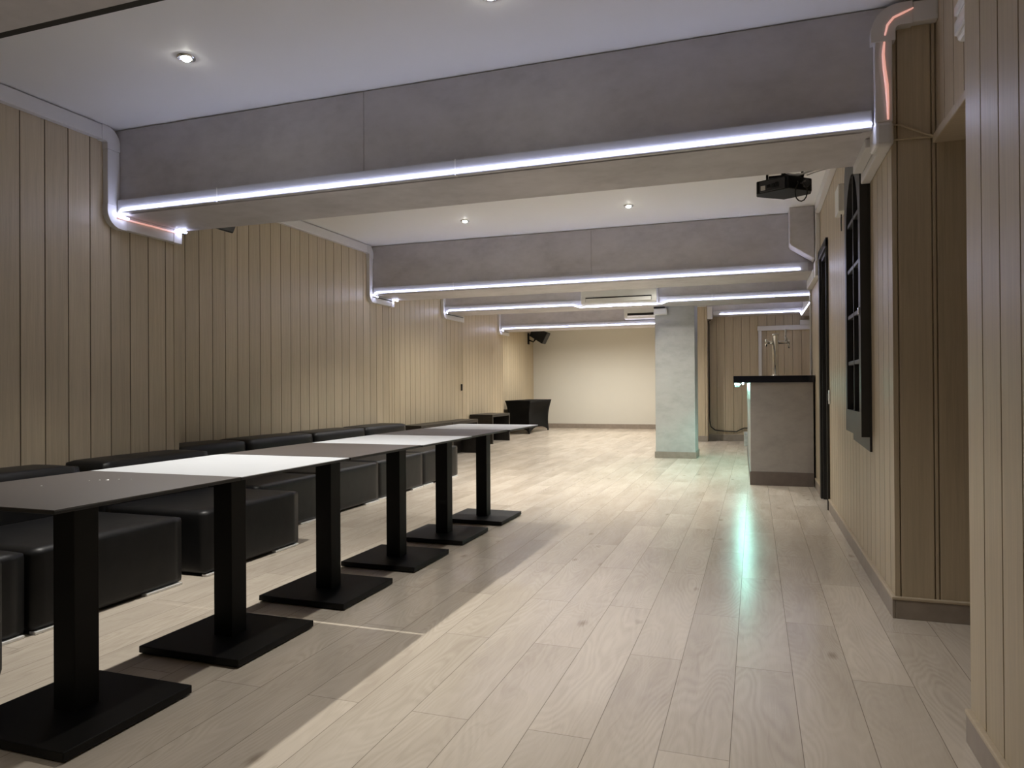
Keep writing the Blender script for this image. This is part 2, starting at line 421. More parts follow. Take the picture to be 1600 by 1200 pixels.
# door with black casing in the right wall
b = MB()
for (y0, y1) in ((DY1, DY1+0.09), (DY0-0.09+0.07, DY0)): b.box(XR-0.022, XR, y0, y1, 0, DZ+0.07, 0.004)
b.box(XR-0.022, XR, DY0-0.02, DY1+0.09, DZ, DZ+0.08, 0.004)
b.box(XR, 0.76, DY1-0.035, DY1, 0, DZ); b.box(XR, 0.76, DY0, DY0+0.02, 0, DZ); b.box(XR, 0.76, DY0, DY1, DZ-0.03, DZ)
door = struct(b.build('door_1', 'black_paint'), 'black door frame in the right panelled wall')
MB().box(0.70, 0.74, DY0+0.02, DY1-0.035, 0.005, DZ-0.03, 0.003).build('door_leaf', 'black_paint', door)
b = MB(); b.tube([(0.70, 6.80, 1.22), (0.645, 6.80, 1.22), (0.635, 6.81, 1.22), (0.635, 6.92, 1.22)], 0.011, 10)
b.lathe([(0, 0), (0.028, 0), (0.028, 0.01), (0, 0.01)], 20, (0.70, 6.80, 1.22), None, Matrix.Rotation(-PI/2, 4, 'Y'))
b.build('door_handle', 'chrome', door, True)

# white trim framing the bar alcove
b = MB(); b.box(0.06, 1.05, 14.44, 14.5, 2.13, 2.22, 0.004); b.box(0.82, 1.05, 14.42, 14.5, 2.215, 2.31, 0.004); b.box(0.075, 0.135, 14.45, 14.5, 0.0, 2.14, 0.004)
struct(b.build('trim_4', 'white_pvc'), 'white trim framing the panelled alcove behind the bar')

# ------------------------------------------------------------------ light strips and trunking
def arc(c, r, a0, a1, n, f):
    return [f(c[0]+r*math.cos(a0+(a1-a0)*i/n), c[1]+r*math.sin(a0+(a1-a0)*i/n)) for i in range(n+1)]

def strip(label, x0, x1, yf, zs, lx0, lx1, joints=(), curl=True, path=None, gaps=None):
    t = thing('light_strip', label, 'light strip', ((x0+x1)/2, yf, zs), 'strip lights along the ceiling beams')
    ox, oy, oz = t.location
    for c0, c1 in (gaps or [(x0, x1)]): MB().box(c0-ox, c1-ox, -0.034, -0.001, 0.0, 0.09, 0.007, 2).build('channel', 'grey_pvc', t)
    for j in joints:
        MB().box(j-ox-0.003, j-ox+0.003, -0.0355, -0.003, -0.001, 0.0915).build('joint_cover', 'white_plastic', t)
    p = path or []
    if not p:
        p = [(lx1, yf-0.0385, zs+0.022), (lx0+0.05, yf-0.0385, zs+0.022)]
        if curl:
            # the rope bends round under the soffit at its end
            p += [(lx0+0.02, yf-0.040, zs+0.018), (lx0, yf-0.036, zs+0.004), (lx0-0.005, yf-0.025, zs-0.012), (lx0+0.005, yf-0.005, zs-0.022), (lx0+0.012, yf+0.03, zs-0.026)]
    MB().tube([(a-ox, c-oy, e-oz) for a, c, e in p], 0.0052, 8).build('led_tube', 'led', t, True)
    return t

strip('long glowing light strip along the nearest full beam', -4.020, 0.522, B1[0], B1[2], -4.000, 0.520, (-3.2, -1.566))
strip('glowing light strip along the second beam, below the grey boxing', -4.420, 0.52, B2[0], B2[2], -4.400, 0.44, (-3.35,))
A0, A1 = -2.40, -1.27
strip('glowing light strip passing under the larger air conditioner', -4.603, 0.82, B3[0], B3[2], -4.59, 0.82, (-0.55,), gaps=[(-4.603, A0), (A1, 0.82)], path=
      [(0.82, B3[0]-0.0385, B3[2]+0.024), (A1+0.12, B3[0]-0.0385, B3[2]+0.022), (A1+0.06, 10.18, B3[2]-0.014), (A1+0.0, 10.14, B3[2]-0.027), (A1-0.1, 10.13, B3[2]-0.028), ((A0+A1)/2, 10.125, B3[2]-0.028), (A0+0.1, 10.13, B3[2]-0.028), (A0+0.0, 10.14, B3[2]-0.027), (A0-0.06, 10.18, B3[2]-0.014), (A0-0.14, B3[0]-0.0385, B3[2]+0.022), (-4.53, B3[0]-0.0385, B3[2]+0.024), (-4.575, B3[0]-0.036, B3[2]+0.006), (-4.575, B3[0]-0.01, B3[2]-0.02)])
strip('glowing light strip along the last beam, below the half-hidden air conditioner', -5.110, -1.8, B4[0], B4[2], -5.085, -1.82, (-2.9,))
# bar alcove: runs along the short beam, then turns along the side boxing
t = strip('glowing light strip over the bar alcove', -0.75, 0.84, 14.2, 2.43, -0.72, 0.80, path=
      [(-0.62, 14.1615, 2.452), (0.78, 14.1615, 2.452), (0.81, 14.14, 2.44), (0.82, 14.11, 2.40), (0.822, 14.05, 2.375), (0.824, 13.9, 2.37), (0.824, 10.95, 2.37)])
ox, oy, oz = t.location
MB().box(0.83-ox, 0.859-ox, 10.9-oy, 14.15-oy, 2.36-oz, 2.50-oz, 0.006).build('channel', 'white_pvc', t)
GT = 'white cable trunking on walls and beams'
def trunk_left(label, xw, y0, yf, yb, zs, pink=False):
    """ceiling run, elbow, drop beside the beam, elbow, run under the soffit, end cap - all flat on the left wall"""
    xc = xw + 0.0225; w = 0.095; r = 0.055
    t = thing('cable_trunking', label, 'cable trunking', (xc, yf-0.05, zs+0.2), GT)
    ox, oy, oz = t.location
    yc = yf - w/2 - 0.002; zt = CZ - w/2 - 0.008; zb = zs - w/2 - 0.001
    F = lambda p, q: (0.0, p-oy, q-oz)
    # sharp-cornered lower/inner corner is softened with a short arc
    MB().box(-0.0225, 0.0225, y0-oy, yc-0.09-oy, zt-w/2-oz, zt+w/2-oz, 0.004).build('ceiling_run', 'white_pvc', t)
    R_ = 0.06
    pts = [F(yc-0.09, zt)] + arc((yc-R_, zt-R_), R_, PI/2, 0, 6, F) + [F(yc, zt-0.10)]
    MB().ribbon(pts, (1, 0, 0), w+0.006, 0.049).build('upper_elbow', 'white_pvc', t)
    MB().box(-0.0225, 0.0225, yc-w/2-oy, yc+w/2-oy, zb+0.10-oz, zt-0.10-oz, 0.004).build('drop', 'white_pvc', t)
    pts = [F(yc, zb+0.10)] + arc((yc+R_, zb+R_), R_, PI, 1.5*PI, 6, F) + [F(yc+0.10, zb)]
    MB().ribbon(pts, (1, 0, 0), w+0.006, 0.049).build('lower_elbow', 'white_pvc', t)
    MB().box(-0.0225, 0.0225, yc+0.10-oy, yb-0.04-oy, zb-w/2-oz, zb+w/2-oz, 0.004).build('soffit_run', 'white_pvc', t)
    MB().box(-0.025, 0.026, yb-0.045-oy, yb+0.035-oy, zb-w/2-0.004-oz, zb+w/2-oz, 0.004).build('end_cap', 'white_pvc', t)
    MB().tube([(0.031, yf-0.03-oy, zs-0.028-oz), (0.034, (yf+yb)/2-oy, zs-0.026-oz), (0.031, yb-0.02-oy, zs-0.026-oz)], 0.006, 8).build('soffit_rope', 'led_pink' if pink else 'cable_black', t, True)  # near trunking's rope is given a faint pink glow in its material
    if yf < 8:
        MB().tube([(0.031, yb-0.03-oy, zs-0.024-oz), (0.04, yb+0.0-oy, zs-0.014-oz), (0.06, yb+0.02-oy, zs-0.012-oz), (0.085, yb+0.015-oy, zs-0.02-oz), (0.085, yb-0.02-oy, zs-0.026-oz)], 0.0055, 8).build('lit_end', 'led', t, True)
    return t
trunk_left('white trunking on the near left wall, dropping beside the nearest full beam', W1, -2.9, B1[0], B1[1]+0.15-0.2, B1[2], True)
trunk_left('white trunking on the left wall between the first and second beams', W2, B1[1]+0.01, B2[0], B2[1]-0.17, B2[2])
trunk_left('white trunking dropping beside the third beam on the left wall', W3, B2[1]+0.01, B3[0], 10.95, B3[2])
trunk_left('smallest white trunking, dropping beside the last beam on the left wall', W4, Y3+0.02, B4[0], Y4+0.25, B4[2])

# right end of the first beam: flat on beam face, elbow over the pier, lower elbow and run under the soffit
t = thing('cable_trunking', 'white trunking with a pink glow, framing the right end of the nearest beam', 'cable trunking', (0.567, 3.63, 2.5), GT)
ox, oy, oz = t.location
F = lambda p, q: (p-ox, 3.631-oy, q-oz)
R_ = 0.07; xc = 0.568; zt = 2.755
MB().ribbon([F(xc, 2.64)] + arc((xc+R_, zt-R_), R_, PI, PI/2, 7, F) + [F(xc+0.12, zt)], (0, 1, 0), 0.10, 0.05).build('upper_elbow', 'white_pvc', t)
MB().box(xc+0.12-ox, 0.79-ox, 3.608-oy, 3.655-oy, zt-0.046-oz, zt+0.046-oz, 0.004).build('pier_run', 'white_pvc', t)
MB().box(xc-0.037-ox, xc+0.037-ox, 3.608-oy, 3.653-oy, 2.27-oz, 2.645-oz, 0.004).build('drop', 'white_pvc', t)
MB().box(xc-0.041-ox, xc+0.041-ox, 3.603-oy, 3.75-oy, 2.163-oz, 2.274-oz, 0.018, 3).build('lower_elbow', 'white_pvc', t)
MB().box(0.558-ox, 0.604-ox, 3.75-oy, 4.28-oy, 2.168-oz, 2.249-oz, 0.004).build('soffit_run', 'white_pvc', t)
MB().box(0.51-ox, 0.556-ox, 3.75-oy, 4.20-oy, 2.205-oz, 2.249-oz, 0.004).build('inner_run', 'white_pvc', t)
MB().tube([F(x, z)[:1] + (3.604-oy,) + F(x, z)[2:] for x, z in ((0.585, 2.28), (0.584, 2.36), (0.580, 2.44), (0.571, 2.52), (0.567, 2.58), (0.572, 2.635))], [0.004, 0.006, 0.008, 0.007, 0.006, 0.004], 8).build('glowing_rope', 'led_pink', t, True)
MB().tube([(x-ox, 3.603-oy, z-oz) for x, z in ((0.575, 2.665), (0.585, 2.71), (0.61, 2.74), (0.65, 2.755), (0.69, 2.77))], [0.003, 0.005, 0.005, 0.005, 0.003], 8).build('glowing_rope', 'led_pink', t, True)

# bay one, right wall
t = thing('cable_trunking', 'white trunking on the right wall, dropping beside the grey boxing', 'cable trunking', (0.58, 7.4, 2.4), GT)
ox, oy, oz = t.location
MB().box(0.56-ox, 0.604-ox, 4.22-oy, 7.36-oy, CZ-0.10-oz, CZ-0.002-oz, 0.004).build('ceiling_run', 'white_pvc', t)
MB().box(0.566-ox, 0.604-ox, 7.36-oy, 7.44-oy, 2.26-oz, CZ-0.002-oz, 0.005).build('drop', 'white_pvc', t)
MB().box(0.555-ox, 0.604-ox, 7.36-oy, 7.52-oy, 2.12-oz, 2.27-oz, 0.012, 3).build('lower_elbow', 'white_pvc', t)
MB().box(0.55-ox, 0.604-ox, 7.52-oy, 8.40-oy, 2.12-oz, 2.215-oz, 0.005).build('soffit_run', 'white_pvc', t)
tag(MB().box(0.585, 0.604, 8.48, 8.53, 1.18, 2.82, 0.004).build('cable_trunking', 'white_pvc'), 'thin upright white trunking rising from the bar counter along the wall end', 'cable trunking', GT)
tag(MB().box(-1.06, -0.87, 14.06, 14.12, 2.60, 2.70, 0.008).build('cable_trunking', 'white_pvc'), 'short white trunking piece high on the wood partition right of the column', 'cable trunking', GT)
tag(MB().box(-0.855, -0.76, 14.12, 14.199, 2.36, 2.60, 0.008).build('cable_trunking', 'white_pvc'), 'short upright white trunking at the left end of the bar alcove light strip', 'cable trunking', GT)

# ------------------------------------------------------------------ downlights
def downlight(x, y, label, power, cone=None, tilt=0.0):
    t = thing('downlight', label, 'ceiling light', (x, y, CZ), 'recessed ceiling downlights')
    MB().lathe([(0.030, -0.001), (0.032, -0.010), (0.046, -0.007), (0.048, 0.0)], 28).build('trim_ring', 'chrome', t, True)
    MB().lathe([(0, -0.022), (0.012, -0.020), (0.021, -0.014), (0.026, -0.006), (0.026, -0.001), (0, -0.001)], 24).build('lamp_lens', 'lamp', t)
    L = bpy.data.lights.new('downlight_beam', 'SPOT'); L.energy = power; L.spot_size = math.radians(cone or CONE); L.spot_blend = 1.0
    L.color = (1.0, 0.955, 0.87); L.shadow_soft_size = 0.022
    o = bpy.data.objects.new('downlight_beam', L); C.objects.link(o); o.parent = t; o.location = (0, 0, -0.045); o.rotation_euler = (0, math.radians(-tilt), 0)
    return t
PW = 230; CONE = 104
downlight(-2.82, 2.97, 'bright ceiling downlight nearest the viewer, above the tables', PW*1.15, 104, 13)
downlight(-1.10, 2.95, 'unseen ceiling downlight just above the top of the view', PW*0.5)  # lamp out of view, added for the light it gives
downlight(-2.86, 6.86, 'left of the two ceiling downlights between the first and second beams', PW)
downlight(-1.14, 6.84, 'right of the two ceiling downlights between the first and second beams', PW)
for x, y, l in ((-3.0, 9.3, 'hidden left downlight behind the second beam'), (-1.2, 9.3, 'hidden right downlight behind the second beam'),
                (-3.4, 12.6, 'hidden left downlight behind the third beam'), (-2.0, 12.6, 'hidden right downlight behind the third beam'),
                (-4.1, 15.9, 'hidden left downlight near the cream rear wall'), (-2.6, 15.9, 'hidden right downlight near the cream rear wall'),
                (-2.8, -0.6, 'added left fill downlight, unseen behind the viewer'), (-1.1, -0.6, 'added right fill downlight, unseen behind the viewer')):
    downlight(x, y, l, PW*(0.22 if y < 0 else 0.85 if y > 15 else 0.80), 104 if y < 0 else 155 if y > 15 else 135)  # unseen lamps added for the room's light, the pair behind the viewer as fill

# ------------------------------------------------------------------ tables
S, TH, TZ = 0.722, 0.012, 0.752
def table(kind, label, loc):
    t = thing('pedestal_table', label, 'table', loc, 'row of square pedestal tables')
    b = MB(); b.box(-S/2, S/2, -S/2, S/2, TZ-TH, TZ-0.0025, 0.001, 1, 'edge_black')
    b.box(-S/2, S/2, -S/2, S/2, TZ-0.0025, TZ, 0.0, 1, 'top_white' if kind else 'top_dark')
    b.build('table_top', None, t)
    MB().box(-0.16, 0.16, -0.16, 0.16, TZ-TH-0.006, TZ-TH, 0.001, 1).build('mounting_plate', 'black_metal', t)
    MB().box(-0.046, 0.046, -0.046, 0.046, 0.032, TZ-TH-0.006, 0.003, 2).build('column', 'black_metal', t)
    MB().box(-0.245, 0.245, -0.245, 0.245, 0.006, 0.034, 0.003, 2).build('base_plate', 'black_metal', t)
    for sx in (-1, 1):
        for sy in (-1, 1):
            MB().lathe([(0, 0), (0.016, 0), (0.018, 0.007), (0, 0.007)], 12, (sx*0.20, sy*0.20, 0)).build('glide', 'black_plastic', t)
    return t
TX = -2.12
tabs = [(0, 1.745, 0.0), (1, 2.469, 0.0), (0, 3.203, 0.0), (1, 3.931, 0.01), (0, 4.665, 0.0), (1, 5.393, 0.02)]
labs = ['dark brown square table nearest the viewer, with white specks on its top', 'brightest white square table, second in the row',
        'dark brown square table between the two nearer white tables', 'white square table in the middle of the row, third from the far end',
        'dark brown square table second from the far end of the row', 'white square table at the far end of the row']
proto = {}
for i, (k, y, dx) in enumerate(tabs):
    if k not in proto: proto[k] = table(k, labs[i], (TX+dx, y, 0))
    else: copy_tree(proto[k], (TX+dx, y, 0), labs[i])
# specks on the nearest top
b = MB()
for (px, py, r) in ((-0.045, 0.16, 0.006), (-0.02, 0.185, 0.003), (-0.07, 0.15, 0.003), (0.02, 0.20, 0.002), (-0.095, 0.13, 0.002), (-0.13, -0.02, 0.0035)):
    b.lathe([(0, 0.0015), (r*0.7, 0.001), (r, 0.0)], 8, (px, py, TZ))
b.build('speck', 'white_plastic', proto[0])['kind'] = 'stuff'
for o in [o for o in C.objects if o.name.startswith('speck')][1:]: bpy.data.objects.remove(o)

# ------------------------------------------------------------------ sofas
def puff(x0, x1, y0, y1, z0, z1, bev, crown=0.012, name='seat', parent=None):
    """upholstered block: rounded box, subdivided and slightly crowned"""
    bm = bmesh.new()
    bmesh.ops.create_cube(bm, size=1.0)
    bmesh.ops.subdivide_edges(bm, edges=bm.edges, cuts=7, use_grid_fill=True)
    hx, hy, hz = (x1-x0)/2, (y1-y0)/2, (z1-z0)/2
    for v in bm.verts:
        p = Vector((v.co.x*2*hx, v.co.y*2*hy, v.co.z*2*hz))
        u = (v.co.x*2, v.co.y*2, v.co.z*2)
        # remap so that rows of vertices hug the rounded edges
        q = []
        for c, h in zip(u, (hx, hy, hz)):
            s = math.copysign(abs(c)**0.55, c); q.append(s*h)
        p = Vector(q)
        core = Vector([max(-h+bev, min(h-bev, c)) for c, h in zip(p, (hx, hy, hz))])
        d = p - core
        if d.length > 1e-9: p = core + d.normalized()*bev
        f = [1-(c/h)**2 for c, h in zip(p, (hx, hy, hz))]
        if abs(u[2]) > 0.99 and u[2] > 0: p.z += crown*f[0]*f[1]
        if abs(u[0]) > 0.99: p.x += math.copysign(crown*0.6*f[1]*f[2], u[0])
        if abs(u[1]) > 0.99: p.y += math.copysign(crown*0.3*f[0]*f[2], u[1])
        v.co = p + Vector(((x0+x1)/2, (y0+y1)/2, (z0+z1)/2))
    mb = MB(); mb._merge(bm, None)
    return mb.build(name, 'leather', parent, True)

def sofa(label, xf, xb, xw, y0, y1, zseat=0.372, zback=0.632):
    t = thing('sofa_module', label, 'sofa', (xf-0.3, (y0+y1)/2, 0), 'black leather sofa modules along the left wall')
    ox, oy = t.location.x, t.location.y
    puff(xb+0.002-ox, xf-ox, y0-oy, y1-oy, 0.014, zseat, 0.017, 0.008, 'seat', t)
    puff(xw+0.016-ox, xb-ox, y0-oy, y1-oy, 0.014, zback, 0.030, 0.012, 'backrest', t)
    for s in (-1, 1):
        yy = (y1-0.13 if s > 0 else y0+0.13)-oy
        MB().box(xf-0.035-ox, xf+0.006-ox, yy-0.12, yy+0.12, 0.0, 0.014, 0.003).build('foot_rail', 'satin_metal', t)
        MB().box(xw+0.06-ox, xw+0.10-ox, yy-0.12, yy+0.12, 0.0, 0.013, 0.003).build('foot_rail', 'satin_metal', t)
    return t
sofa('black leather sofa module cut by the left edge of the picture, with a frayed foot', -2.995, -3.72, W1, 1.20, 2.225)
sofa('black leather sofa module behind the nearest dark table', -2.985, -3.72, W1, 2.245, 3.105)
sofa('black leather sofa module behind the brightest white table, last before the wall step', -2.965, -3.72, W1, 3.25, 4.13)
sofa('short black leather sofa module just past the step in the left wall', -3.38, -4.10, W2, 4.225, 4.985)
sofa('black leather sofa module third from the low wooden benches', -3.38, -4.10, W2, 5.005, 5.955)
sofa('black leather sofa module second from the low wooden benches', -3.40, -4.10, W2, 5.975, 6.94)
sofa('black leather sofa module ending beside the low wooden benches', -3.41, -4.10, W2, 6.96, 7.915)
# small frayed tag at the corner of the first module
t = thing('leather_stool', 'black leather stool cut off by the lower left edge of the picture', 'stool', (-2.79, 1.62, 0))
puff(-0.19, 0.19, -0.25, 0.235, 0.02, 0.47, 0.03, 0.012, 'seat', t)
for sx in (-1, 1):
    for sy in (-1, 1): MB().lathe([(0, 0), (0.018, 0), (0.02, 0.022), (0, 0.022)], 12, (sx*0.14, sy*0.19, 0)).build('foot', 'black_plastic', t)

# ------------------------------------------------------------------ low wooden benches, console, covered table
def bench(label, x0, x1, y0, y1, h, th=0.05):
    t = thing('wooden_bench', label, 'bench', ((x0+x1)/2, (y0+y1)/2, 0), 'dark wooden benches along the left wall')
    hx, hy = (x1-x0)/2, (y1-y0)/2
    MB().box(-hx, hx, -hy, hy, h-th, h, 0.002, 1).build('bench_top', 'dark_wood', t)
    for s in (-1, 1):
        a, c = (hy-0.045, hy) if s > 0 else (-hy, -hy+0.045)
        MB().box(-hx, hx, a, c, 0, h-th, 0.002, 1).build('side_panel', 'dark_wood', t)
    MB().box(-hx+0.01, -hx+0.028, -hy+0.045, hy-0.045, 0.0, h-th, 0.001, 1).build('back_panel', 'dark_wood', t)
    return t
bench('low dark wooden bench next to the last sofa module', W3+0.03, -4.31, 8.75, 9.795, 0.553)
bench('low dark wooden bench between the other low bench and the open console', W3+0.03, -4.31, 9.805, 10.85, 0.553)
bench('deeper dark wooden bench with open front beside the covered table', -5.148, -4.685, 12.53, 13.53, 0.556)

t = thing('covered_table', 'table in a stretched black cover in the far left corner', 'table', (-5.12, 16.22, 0))
bm = bmesh.new(); N = 20; K = 12
def ring(k):
    f = k/K
    out = []
    for side in range(4):
        for i in range(N):
            u = i/N*2-1; ex = 1-(abs(u))**2.2
            tx, ty = 0.30, 0.90                       # half size of the top
            fx, fy = 0.255, 0.80                      # half size at the feet
            waist = math.sin(PI*f)*0.035
            hx = tx+(fx-tx)*f**0.8 - waist; hy = ty+(fy-ty)*f**0.8 - waist
            pull = (0.05*math.sin(PI*min(1, f*1.1)) + 0.03*f)*ex
            arch = 0.13*(f**2)*(1-abs(u)**2.6)
            z = 0.765*(1-f) + arch + 0.0*f
            if side == 0: p = (u*hx, -hy+pull, z)
            elif side == 1: p = (hx-pull, u*hy, z)
            elif side == 2: p = (-u*hx, hy-pull, z)
            else: p = (-hx+pull, -u*hy, z)
            out.append(bm.verts.new(p))
    return out
rings = [ring(k) for k in range(K+1)]
n = len(rings[0])
for a, c in zip(rings, rings[1:]):
    for k in range(n): bm.faces.new([a[k], a[(k+1) % n], c[(k+1) % n], c[k]])
bm.faces.new(rings[0]); bmesh.ops.recalc_face_normals(bm, faces=bm.faces)
mb = MB(); mb._merge(bm, None); cov = mb.build('table_cover', 'spandex', t)
for p in cov.data.polygons: p.use_smooth = len(p.vertices) == 4
for sx in (-1, 1):
    for sy in (-1, 1): MB().tube([(sx*0.235, sy*0.775, 0.001), (sx*0.225, sy*0.75, 0.74)], 0.014, 10).build('leg', 'black_metal', t, True)

# ------------------------------------------------------------------ bar counter and beer tap
t = thing('bar_counter', 'grey bar counter with black worktop against the right wall', 'bar counter', (0.25, 8.08, 0))
ox, oy = t.location.x, t.location.y
XE = 0.60
body = [(-0.046, 8.085), (XE-0.015, 8.085), (XE-0.015, 8.55), (XE-0.015, 11.6), (-0.11, 11.6)]
MB().prism([(p[0]-ox, p[1]-oy) for p in body], 'z', 0.145, 1.105, bev=0.002, seg=1).build('counter_body', 'concrete_bar', t)
pl = [(-0.054, 8.078), (XE-0.015, 8.078), (XE-0.015, 11.6), (-0.118, 11.6)]
MB().prism([(p[0]-ox, p[1]-oy) for p in pl], 'z', 0.0, 0.147, bev=0.002, seg=1).build('plinth', 'base_dark', t)
MB().box(-0.217-ox, XE-ox, 8.06-oy, 11.65-oy, 1.105, 1.177, 0.003, 2).build('worktop', 'granite', t)
b = MB(); b.tube([(-0.12-ox, 8.09-oy, 1.094), (-0.17-ox, 11.5-oy, 1.094)], 0.009, 8, 'led_cyan')
MB().box(-0.212-ox, -0.204-ox, 8.075-oy, 11.6-oy, 1.055, 1.105, 0.001, 1).build('light_baffle', 'granite', t)  # lip added to keep the strip's cyan light off the left wall
b.build('under_counter_light', None, t, True)

t = thing('beer_tap', 'chrome beer tap standing on the black bar worktop', 'beer tap', (0.228, 8.6, 1.177))
MB().lathe([(0, 0), (0.048, 0), (0.048, 0.008), (0.036, 0.014), (0.034, 0.02), (0.034, 0.455), (0.036, 0.458), (0.036, 0.478), (0.030, 0.484), (0, 0.484)], 32).build('tap_column', 'chrome', t, True)
b = MB(); b.tube([(-0.10, 0, 0.385), (0.145, 0, 0.385)], 0.0165, 16); b.tube([(0.138, 0, 0.385), (0.152, 0, 0.385)], 0.022, 16)
b.build('cross_tube', 'chrome', t, True)
MB().lathe([(0, 0), (0.030, 0), (0.043, 0.008), (0.043, 0.018), (0.034, 0.026), (0, 0.028)], 28, (-0.085, 0, 0.383), None, Matrix.Rotation(-PI/2, 4, 'Y')).build('medallion', 'chrome', t, True)
MB().tube([(0.128, 0, 0.385), (0.140, -0.01, 0.35), (0.145, -0.012, 0.315)], [0.013, 0.011, 0.008], 12).build('spout', 'chrome', t, True)
b = MB(); b.tube([(0.112, 0, 0.398), (0.112, 0, 0.43), (0.106, 0, 0.45)], [0.014, 0.012, 0.009], 12); b.tube([(0.106, 0, 0.445), (0.112, 0, 0.53)], [0.009, 0.013], 12)
b.build('tap_handle', 'steel', t, True)

# cable and box at the far end of the bar
cp = [(-0.845, 14.44, 2.37), (-0.80, 14.46, 2.345), (-0.765, 14.46, 2.36)]
tag(MB().tube([(-0.80, 14.19, 2.34), (-0.84, 14.25, 2.33), (-0.842, 14.46, 2.30), (-0.845, 14.475, 1.5), (-0.842, 14.475, 0.40), (-0.82, 14.475, 0.27), (-0.74, 14.475, 0.205), (-0.55, 14.475, 0.185), (-0.34, 14.475, 0.18), (-0.26, 14.475, 0.225), (-0.2, 14.475, 0.25), (-0.05, 14.475, 0.255)], 0.010, 8).build('power_cable', 'cable_black', None, True), 'black cable running down the alcove wall and along above its baseboard', 'cable')
t = thing('marbled_box', 'small pale marbled box on the floor beside the bar', 'box', (-0.12, 13.3, 0))
MB().box(-0.065, 0.065, -0.065, 0.065, 0.0, 0.175, 0.006).build('box_body', 'marble', t)
b = MB(); b.box(-0.066, 0.066, -0.066, 0.066, 0.175, 0.183, 0.003); b.box(-0.066, -0.056, -0.066, 0.066, 0.18, 0.25, 0.003); b.box(-0.066, 0.066, 0.056, 0.066, 0.18, 0.25, 0.003)
b.build('box_rim', 'white_plastic', t)

# ------------------------------------------------------------------ arched panel window on the right wall
WY0, WY1 = 4.29, 4.95; WX = 0.552; XB = XR - 0.012
t = thing('arched_window_panel', 'tall black arched window frame hung on the right panelled wall', 'window frame', (XR, 4.62, 0.70))
ox, oy, oz = t.location
def W_(y, z): return (y-oy, z-oz)
MB().prism([W_(WY0, 0.705), W_(WY1+0.02, 0.725), W_(WY1+0.02, 2.3), W_(WY0, 2.3)], 'x', XB-ox, XR-0.0005-ox, bev=0.001, seg=1).build('backboard', 'black_paint', t)
# outer frame with arched top, opening with arched top
zb, zsp, cy = 0.785, 2.26, (WY0+WY1)/2
def arched(y0, y1, z0, zs, rise, n=16):
    c = (y0+y1)/2; h = (y1-y0)/2
    return [(y0, z0), (y1, z0)] + [(c+h*math.cos(PI*i/n), zs+rise*math.sin(PI*i/n)) for i in range(n+1)]
O_ = arched(WY0, WY1+0.03, zb, zsp+0.06, 0.24); I_ = arched(WY0+0.075, WY1-0.045, 0.92, 1.98, 0.34)
bm = bmesh.new()
def mk(pts, x): return [bm.verts.new((x-ox, p[0]-oy, p[1]-oz)) for p in pts]
of, inf, ob, ib = mk(O_, WX), mk(I_, WX), mk(O_, XB), mk(I_, XB)
n = len(O_)
for k in range(n):
    q = (k+1) % n
    bm.faces.new([of[k], of[q], inf[q], inf[k]]); bm.faces.new([ob[q], ob[k], ib[k], ib[q]])
    bm.faces.new([of[q], of[k], ob[k], ob[q]]); bm.faces.new([inf[k], inf[q], ib[q], ib[k]])
bmesh.ops.recalc_face_normals(bm, faces=bm.faces)
mb = MB(); mb._merge(bm, None); mb.build('outer_frame', 'black_paint', t)
MB().prism([(p[0]-oy, p[1]-oz) for p in I_], 'x', XB-0.006-ox, XB-0.001-ox).build('pane', 'glass_dark', t)
MB().box(WX+0.006-ox, XB-0.006-ox, cy+0.01-0.011-oy, cy+0.01+0.011-oy, 0.92-oz, 2.31-oz, 0.002, 1).build('centre_bar', 'black_paint', t)
for zz in (2.06, 1.775, 1.49, 1.205):
    MB().box(WX+0.008-ox, XB-0.006-ox, WY0+0.075-oy, WY1-0.045-oy, zz-0.012-oz, zz+0.012-oz, 0.002, 1).build('cross_bar', 'black_paint', t)
MB().box(WX-0.008-ox, WX+0.001-ox, WY0+0.03-oy, WY0+0.055-oy, 1.46-oz, 1.50-oz, 0.002).build('latch', 'chrome', t)

# ------------------------------------------------------------------ small wall items on the right
t = thing('junction_box', 'flat white box on the right wall behind the arched window frame', 'junction box', (XR, 5.45, 2.36))
MB().box(-0.05, -0.0005, -0.11, 0.11, -0.09, 0.10, 0.008).build('box_body', 'white_plastic', t)
MB().tube([(-0.02, 0.0, -0.09), (-0.015, 0.06, -0.14), (-0.01, 0.09, -0.19)], 0.004, 6).build('wire', 'cable_black', t, True)
t = thing('light_switch', 'white light switch on the wall edge beside the black door', 'switch', (XR, 6.56, 0.97))
MB().box(-0.010, -0.0005, -0.041, 0.041, -0.06, 0.06, 0.003).build('switch_plate', 'white_plastic', t)
MB().box(-0.014, -0.009, -0.02, 0.02, -0.03, 0.03, 0.002).build('rocker', 'white_plastic', t)
t = thing('emergency_light', 'white emergency light high on the header wall beside the near panelled wall', 'emergency light', (0.79, 2.95, 2.465))
MB().box(-0.05, -0.0005, -0.17, 0.17, -0.09, 0.06, 0.02, 3).build('housing', 'white_plastic', t)
MB().box(-0.062, -0.048, -0.14, 0.14, -0.075, -0.02, 0.006, 2).build('diffuser', 'lens', t)
MB().box(-0.062, -0.048, -0.14, 0.14, 0.0, 0.04, 0.006, 2).build('diffuser', 'lens', t)
tag(MB().tube([(0.60, 3.648, 2.265), (0.64, 3.645, 2.262), (0.68, 3.645, 2.24), (0.74, 3.645, 2.21), (0.79, 3.645, 2.19), (0.84, 3.64, 2.185), (0.90, 3.60, 2.19), (0.98, 3.55, 2.19)], 0.0045, 8).build('wall_cable', 'cable_tan', None, True), 'upper tan cable sagging across the wood pier by the doorway', 'cable', 'tan cables across the wood pier')
